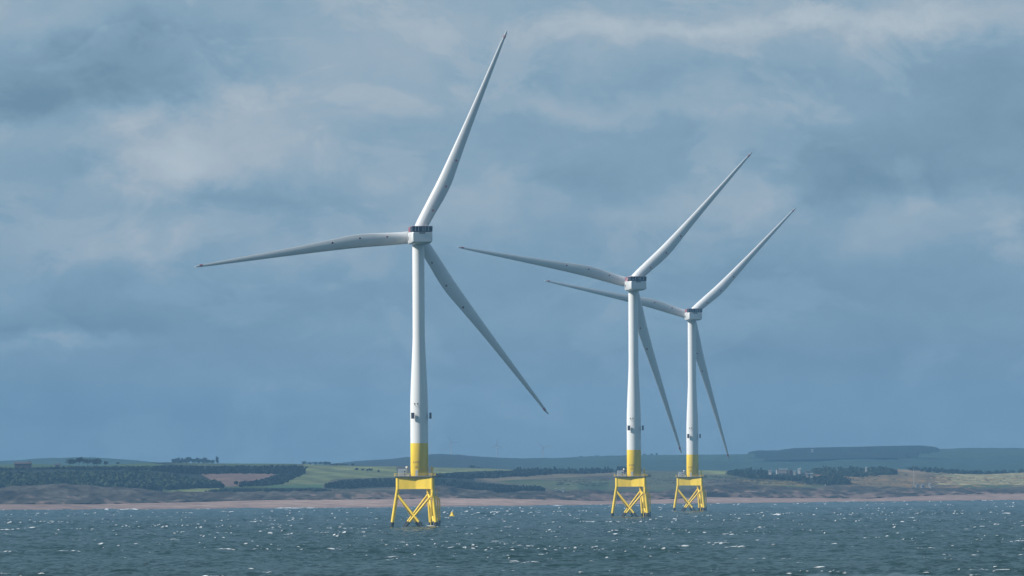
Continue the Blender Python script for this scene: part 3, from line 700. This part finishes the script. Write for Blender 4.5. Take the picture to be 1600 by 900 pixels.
wood('woodland', 'dark tree belt just under the left skyline', [(-120,728.5),(0,729.5),(60,729),(110,728),(200,726.5),(250,726.5),(300,728)], [(-120,735),(0,736),(100,734),(200,734),(300,738)], 380, 6, 0, 2)
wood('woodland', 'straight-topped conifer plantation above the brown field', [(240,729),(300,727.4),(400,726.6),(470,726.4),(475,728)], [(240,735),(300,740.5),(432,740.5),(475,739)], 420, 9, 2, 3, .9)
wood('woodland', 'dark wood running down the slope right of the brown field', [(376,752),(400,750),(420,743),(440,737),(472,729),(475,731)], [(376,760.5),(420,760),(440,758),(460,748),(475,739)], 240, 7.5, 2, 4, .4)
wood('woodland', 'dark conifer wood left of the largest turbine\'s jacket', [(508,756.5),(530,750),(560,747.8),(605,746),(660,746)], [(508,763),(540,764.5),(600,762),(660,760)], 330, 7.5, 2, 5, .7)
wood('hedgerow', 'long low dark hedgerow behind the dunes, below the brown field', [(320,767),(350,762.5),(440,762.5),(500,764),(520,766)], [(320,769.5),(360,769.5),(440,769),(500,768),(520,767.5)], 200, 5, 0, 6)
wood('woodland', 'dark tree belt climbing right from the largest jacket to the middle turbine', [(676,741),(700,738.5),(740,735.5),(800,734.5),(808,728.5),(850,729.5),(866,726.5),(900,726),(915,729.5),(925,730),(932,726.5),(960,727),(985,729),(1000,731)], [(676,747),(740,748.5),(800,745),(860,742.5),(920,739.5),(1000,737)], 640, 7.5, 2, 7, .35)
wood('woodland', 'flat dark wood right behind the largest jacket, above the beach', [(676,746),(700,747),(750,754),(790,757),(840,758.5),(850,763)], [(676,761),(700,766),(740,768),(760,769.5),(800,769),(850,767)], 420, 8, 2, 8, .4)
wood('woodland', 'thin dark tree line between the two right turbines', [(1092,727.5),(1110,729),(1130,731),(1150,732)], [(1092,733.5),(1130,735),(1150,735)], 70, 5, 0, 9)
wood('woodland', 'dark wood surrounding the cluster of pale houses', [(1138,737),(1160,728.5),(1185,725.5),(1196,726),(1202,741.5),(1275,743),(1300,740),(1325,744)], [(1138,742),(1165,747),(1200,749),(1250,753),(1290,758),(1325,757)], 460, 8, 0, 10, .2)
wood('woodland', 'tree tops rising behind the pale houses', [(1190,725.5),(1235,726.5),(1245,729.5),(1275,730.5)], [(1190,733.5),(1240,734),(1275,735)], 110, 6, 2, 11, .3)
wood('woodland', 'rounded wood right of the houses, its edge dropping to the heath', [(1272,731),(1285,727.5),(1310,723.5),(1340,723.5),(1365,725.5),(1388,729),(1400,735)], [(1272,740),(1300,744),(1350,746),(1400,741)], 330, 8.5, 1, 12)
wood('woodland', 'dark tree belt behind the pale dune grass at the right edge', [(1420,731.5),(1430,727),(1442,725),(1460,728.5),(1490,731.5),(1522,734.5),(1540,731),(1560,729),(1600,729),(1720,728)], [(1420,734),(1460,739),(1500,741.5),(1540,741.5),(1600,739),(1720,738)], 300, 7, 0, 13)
M_SCRUB = mat('scrub_leaves', (.050,.045,.030), .9, .6, .03, spec=.1)
for (lab, tp, bt, n_, hp_, mi_, sd_) in (
 ('low dark scrub and gorse below the cluster of houses', [(1100,741),(1170,746),(1250,751),(1330,753)], [(1100,756),(1200,757),(1330,759)], 230, 3.2, 0, 31),
 ('patchy heath scrub left of the tall thin mast', [(1300,744),(1395,737),(1420,737)], [(1300,758),(1360,758),(1420,757)], 150, 2.6, 0, 32),
 ('patchy scrub and tufts on the pale slope at the right edge', [(1445,741),(1500,744),(1600,742),(1700,742)], [(1445,756),(1500,758),(1600,757),(1700,756)], 230, 2.4, 1, 34),
 ('dark scrub on the green slope left of the middle jacket', [(880,748),(930,747),(955,748)], [(870,758),(930,760),(955,758)], 110, 3.0, 0, 35),
 ('low scrub behind the dunes between the two right jackets', [(1000,741),(1092,743)], [(1000,756),(1092,756)], 90, 2.4, 0, 36),
 ('thin scrub behind the dunes, left of the largest jacket', [(380,763.5),(470,763.5),(605,765)], [(380,768),(470,768),(605,768)], 110, 2.4, 1, 37)):
    o = wood('scrub', lab, tp, bt, int(n_*1.3), hp_*.75, mi_, sd_, wide=2.8, material=M_SCRUB); o['category'] = 'scrub'
# plantation on the high far hill
def hill_forest():
    r = random.Random(33); V = []; Fc = []
    top = curve([(1169,707),(1176,705),(1185,703.8),(1217,703.6),(1224,702.2),(1240,700.2),(1282,699),(1300,698.6),(1342,698),(1380,696.8),(1440,696),(1462,698.4),(1468,701.5)])
    n1 = 420; pxs = np.linspace(1169,1468,n1)
    D = 12560.0
    rows = 10; idx = []
    for j in range(rows):
        D = 12600-j*170.0
        for px in pxs:
            hx = float(c_hill(px)); u = px-800
            base = 450+VH-((float(interp_z(np.float64(px), 6, (D-(float(knots(np.float64(px))[0][6])))/(12600-float(knots(np.float64(px))[0][6])))[1])-H)*F/D+u*ROLL)
            hp = max(0.0, (hx-float(top(px))))*(1-j/12)+r.uniform(-.35,.35)*.6
            end = np.interp(px, [1169,1200,1400,1468],[3,9,9,5])
            if j > end: hp = -1.5
            x, _, z = at(px, base-hp, D); V.append((x, D, z))
    for j in range(rows-1):
        for i in range(n1-1):
            k = j*n1+i; Fc.append((k, k+n1, k+n1+1, k+1))
    # thickness: the far side of the canopy drops to the ground
    k0 = len(V)
    for px, v in zip(pxs, V[:n1]): V.append((v[0], 12640.0, v[2]-22))
    for i in range(n1-1): Fc.append((i, i+1, k0+i+1, k0+i))
    o = meshobj('hill_plantation', V, Fc, mat('far_forest', (.016,.024,.016), .95, .2, .01, spec=.05), smooth=False); tag(o, 'wide dark plantation capping the far hill behind the houses', 'wood', kind='stuff')
hill_forest()

def tree(name, lab, px, py, wpx, hpx, mi, seed, k=(4,5), D=None, group=None, airy=1.0, trunk=.3, cat='tree'):
    r = random.Random(seed)
    if D: x, y, z = at(px, py, D)
    else: x, y, z = ground_at(px, py, *k)
    s_ = F/y; h = hpx*1.08/s_; w = wpx*1.22/s_
    t = empty(name, (x, y, z)); tag(t, lab, cat, group)
    tk = MB().tube((0,0,-.6), (.1,0,h*.55), h*.035, h*.02, 8)
    for q in range(5):
        a = r.uniform(0,6.28); tk.tube((.05,0,h*r.uniform(.25,.45)), (w*.28*math.cos(a), w*.28*math.sin(a), h*r.uniform(.6,.8)), h*.016, h*.006, 6)
    tk.build('trunk', M_BARK, t)
    V = []; Fc = []; zc = h*trunk
    clumps(V, Fc, 0, 0, zc, w, h-zc, int(420*airy), h*.055, r, False, None)
    clumps(V, Fc, 0, 0, zc, w*.85, (h-zc)*.95, int(150*airy), h*.10, r)
    meshobj('crown', V, Fc, M_LEAF[mi], t); return t
SK = [(110,726.3,12.5,10,'squat dark tree, first from the left of the skyline clump by the farmhouse'),(123.5,727,12,13,'tall round dark tree, second from the left in the skyline clump'),
      (137,726.6,13,11,'thin-crowned tree, third in the skyline clump'),(150.5,727.2,15,12,'widest dark tree, last of the skyline clump'),
      (165.5,726,6,5.5,'small bush just right of the skyline clump'),(184.5,725.4,6,3.5,'low lone bush on the skyline, farther right of the clump')]
for i, (a, b_, w, h, lab) in enumerate(SK):
    tree('skyline_tree', lab, a, b_, w, h, 0, 50+i, D=6350+i*10, group='trees on the left skyline', airy=.6 if i == 2 else 1, trunk=.05)
ORD = ['first','second','third','fourth','fifth','sixth','seventh','eighth','ninth']
ROW = [(272,7,8.5),(279,8,9.5),(287,9,9),(294.5,9,10.5),(303,8,8),(310.5,9,9.5),(318.5,8,9.5),(325,6,7),(332,7,6.5)]
for i, (a, w, h) in enumerate(ROW):
    tree('row_tree', f'pale distant tree, {ORD[i]} from the left in the skyline row above the plantation', a, 724.5, w, h, 0, 70+i, D=8800, group='row of pale trees beyond the skyline', trunk=.05)
tree('row_tree', 'slim lone poplar at the right end of the skyline row', 339.5, 724.5, 3.2, 11, 0, 88, D=8800, trunk=.1, group='row of pale trees beyond the skyline')
ROW2 = [(476,7,5.5),(484,7,4.5),(492,8,5),(501,7,5),(508,8,5.8),(514,6,5)]
for i, (a, w, h) in enumerate(ROW2):
    tree('far_tree', f'low far tree, {ORD[i]} from the left in the short skyline row above the striped field', a, 726+.12*i, w, h, 0, 90+i, D=8700, group='short row of trees above the striped field', trunk=.05)
for i, (a, b_, w, h, lab) in enumerate([(525,728.3,16,4.6,'low wide dark bush at the top of the striped field'),(540,728.2,14,4,'low dark bush right of the wide one at the field\'s top'),(550.5,727.8,5,3.4,'tiny round bush on the field\'s skyline'),
      (557,735.5,5,4.5,'leftmost of the small trees standing alone in the bright field'),(566.5,736,4,4,'second small tree in the bright field'),(574,736.3,3.5,3.6,'third and smallest tree in the bright field'),(579,736.3,7,5,'widest of the small trees in the bright field'),(591.5,738.4,3,4.4,'rightmost slim tree in the bright field'),
      (597,728,8,2.4,'low bush on the skyline left of the largest tower'),(479,732.5,3.5,4,'single small tree at the wood\'s right corner'),(369,759.5,6,7.5,'lone bushy tree at the bottom edge of the brown field'),
      (698,730.5,7,4.5,'low dark tree right of the largest tower, left one of a pair'),(710,730.8,14,6.5,'wide dark tree right of the largest tower, right one of a pair'),(738,731.6,10,5,'lone dark tree on the pasture\'s skyline'),(748,732,6,2.6,'low bush beside the lone dark tree on the pasture'),
      (46,744,7,9,'dark upright tree standing above the left wood'),(1133,734.5,8,4.5,'dark bush at the right end of the small pasture'),(1427,735,16,6,'spreading dark tree left of the tall thin mast\'s top'),(1438,734,12,8,'highest tree of the clump by the tall thin mast'),(1456,736,10,7,'slanting tree right of the tall thin mast')]):
    tree('field_tree', lab, a, b_, w, h, 0 if i != 15 else 2, 120+i, trunk=.08, group='single trees and bushes on the farmland')
for i, (a, w, h) in enumerate([(1007,5,3.2),(1018,5,3.2),(1026,3,4.2)]):
    tree('hill_tree', f'{["left","middle","right and slimmest"][i]} of three tiny trees on the pale far hill beside the middle tower', a, 711.9, w, h, 0, 160+i, D=12500, trunk=.05, group='tiny trees on the pale far hill')
for i, (a, w, h) in enumerate([(908,7,2.4),(921,7,2),(931,4,2.4),(935,3,2.8)]):
    tree('hill_tree', f'tiny bush, {ORD[i]} from the left of four on the pale hill', a, 714.6-.3*i, w, h, 0, 170+i, D=12500, trunk=.05, group='tiny bushes on the pale far hill')

# ------------------------------------------------------------------ houses
M_WALLW = mat('harled_white_wall', (.42,.42,.41), .85, .08, .6); M_WALLG = mat('grey_stone_wall', (.20,.19,.19), .9, .2, .8); M_WALLR = mat('red_brick_wall', (.10,.062,.055), .9, .2, .8)
M_SLATE = mat('slate_roof', (.09,.09,.10), .7, .2, .8); M_PALER = mat('pale_metal_roof', (.30,.32,.34), .5, .08, .8); M_TILE = mat('brown_tile_roof', (.085,.055,.05), .8, .2, .8); M_GLASS = mat('window_glass', (.03,.04,.05), .15, .1, 1.0)
def house(lab, px, base, wpx, hpx, rpx, wall, roof, D=None, k=(4,5), rot=0.0, group=None, cat='house', name='house', gable=False, wins=3, chim=True):
    if D: x, y, z = at(px, base, D)
    else: x, y, z = ground_at(px, base, *k)
    s_ = F/y; w, h, rh = wpx/s_, hpx/s_, rpx/s_; d = max(5.0, min(9.0, w*.6))
    t = empty(name, (x, y, z), R(rot)); tag(t, lab, cat, group)
    wl = MB().box((0,0,h/2-1.5), (w,d,h+3)).build('wall', wall, t)
    rf = MB(); o_ = .35
    if gable: rf.v = [(-w/2-o_,-d/2-o_,h),(w/2+o_,-d/2-o_,h),(w/2+o_,d/2+o_,h),(-w/2-o_,d/2+o_,h),(0,-d/2-o_,h+rh),(0,d/2+o_,h+rh)]; rf.f = [(0,4,5,3),(1,2,5,4),(0,1,4),(2,3,5),(3,2,1,0)]
    else: rf.v = [(-w/2-o_,-d/2-o_,h),(w/2+o_,-d/2-o_,h),(w/2+o_,d/2+o_,h),(-w/2-o_,d/2+o_,h),(-w/2-o_,0,h+rh),(w/2+o_,0,h+rh)]; rf.f = [(0,1,5,4),(2,3,4,5),(1,2,5),(3,0,4),(3,2,1,0)]
    ro = rf.build('roof', roof, t)
    if chim: MB().box((w*.36,0,h+rh*.9), (.8,.8,rh*.9+.6)).build('chimney', wall, ro)
    for i in range(wins):
        wx = -w/2+w*(i+.5)/wins; MB().box((wx,-d/2-.02,h*.55), (w/wins*.36,.12,h*.34)).build('window', M_GLASS, t)
    return t
G1 = 'houses in the wood above the right dunes'
HS_ = [(1203,735.2,4,3.4,1.4,M_WALLG,M_SLATE,'small grey house at the left end of the cluster in the wood'),
 (1203.5,736.4,5,1.6,.9,M_WALLW,M_PALER,'low white shed in front of the left end of the house cluster'),
 (1214.5,735.6,3.6,4,1.2,M_WALLW,M_SLATE,'narrow pale gabled house left of the long terrace'),
 (1224,734.3,15,1.7,1.2,M_WALLG,M_PALER,'long pale-roofed terrace along the top of the house cluster'),
 (1235.5,736,5.5,1.8,1.2,M_WALLR,M_TILE,'low pinkish house below the long terrace'),
 (1241.5,737.2,4,1.9,1.0,M_WALLW,M_PALER,'small bright white cottage in the middle of the house cluster'),
 (1249,735,5,3.2,1.8,M_WALLW,M_PALER,'tallest pale blue-white house at the terrace\'s right end'),
 (1262,737,9,1.4,1.0,M_WALLG,M_SLATE,'low grey barn right of the tallest pale house'),
 (1262,740.6,5,1.5,.8,M_WALLG,M_PALER,'small grey outbuilding beside the brightest white house'),
 (1267.5,741.2,5.6,1.8,1.1,M_WALLW,M_PALER,'brightest white low house at the right end of the cluster')]
for i, (a, b_, w, h, rh, wm, rm, lab) in enumerate(HS_):
    h *= .5; rh *= .8; w *= .85
    house(lab, a, b_, w, h, rh, wm, rm, D=6950-i*14 if b_ < 738 else 6700, group=G1, gable=(i in (2,)), wins=2 if w < 8 else 6, chim=(w > 3.9 and i not in (1,8)), rot=random.uniform(-12,12))
house('long low reddish farmhouse on the left skyline', 36, 727.5, 26, 3.0, 2.8, M_WALLR, M_TILE, D=6400, name='farmhouse', wins=5)
house('small pale-walled farm building on the skyline left of the tree clump', 90, 728, 8, 1.8, 1.9, M_WALLG, M_TILE, D=6500, name='farm_building', wins=2)
G2 = 'small white buildings by the tall thin mast'
house('white gabled hut directly right of the tall mast\'s foot, left one of two', 1433.5, 761, 5, 2.6, 2.6, M_WALLW, M_PALER, D=6750, group=G2, gable=True, wins=1, chim=False, name='hut', cat='hut')
house('white gabled hut, right one of two by the tall mast\'s foot', 1442, 761.4, 5.6, 2.6, 2.6, M_WALLW, M_PALER, D=6740, group=G2, gable=True, wins=1, chim=False, name='hut', cat='hut')
house('tiny white square building farther right of the two gabled huts', 1452.5, 757.2, 2.2, 1.4, .7, M_WALLW, M_PALER, D=6900, group=G2, wins=1, chim=False, name='hut', cat='hut')
house('low flat white building on the dune right of the gabled huts', 1456.5, 761.5, 5, .9, .4, M_WALLW, M_PALER, D=6700, group=G2, wins=1, chim=False, name='hut', cat='hut')
for i, (a, b_, w, lab) in enumerate([(868.5,765,2.6,'tiny white caravan on the dune, left one of three'),(873.5,766.5,2.2,'tiny white caravan, lowest one of three on the dune'),(879.5,764.6,2.8,'tiny white caravan, right one of three on the dune')]):
    house(lab, a, b_, w, 1.3, .4, M_WALLW, M_PALER, D=5950, group='caravans on the dune', wins=1, chim=False, name='caravan', cat='caravan')
house('small pale cottage at the right wood\'s upper edge', 1353.5, 731.8, 2.6, 1.4, .8, M_WALLW, M_PALER, D=7050, wins=1, chim=False)
house('tiny white building high on the far wooded hill', 1269.5, 703.5, 3, .9, .6, M_WALLW, M_PALER, D=11300, wins=1, chim=False)
# masts
x, y, z = at(1428, 762, 6750)
ms_ = empty('radio_mast', (x, y, z)); tag(ms_, 'tall thin white mast standing beside the two gabled huts', 'mast')
MB().tube((0,0,-2), (0,0,16.5), .22, .13, 8).build('pole', M_WALLW, ms_); MB().box((0,0,.3), (1.6,1.6,1.2)).build('base', M_WALLG, ms_); MB().box((0,0,13), (.5,.1,.8)).build('antenna', M_CONT, ms_)
x, y, z = at(1289.5, 760, 6500)
fp = empty('beacon_post', (x, y, z)); tag(fp, 'short white beacon post on the dune below the right wood', 'post')
MB().tube((0,0,-1), (0,0,1.6), .3, .2, 8).build('post', M_WALLW, fp); MB().box((0,0,1.5), (.8,.5,.9)).build('board', M_WALLW, fp)
x, y, z = at(457, 724.6, 7300)
pm = empty('lattice_mast', (x, y, z)); tag(pm, 'thin faint mast on the skyline between the two tree rows', 'mast')
q = MB()
for a in (-.35, .35): q.tube((a,0,-2), (a*.3,0,5.2), .07, n=6)
for k in range(6): q.tube((-.3+.03*k,0,k*.8), (.3-.03*k,0,k*.8+.8), .05, n=6)
q.build('frame', M_STEEL, pm); MB().box((0,0,4.8), (.7,.2,.3)).build('antenna', M_STEEL, pm)
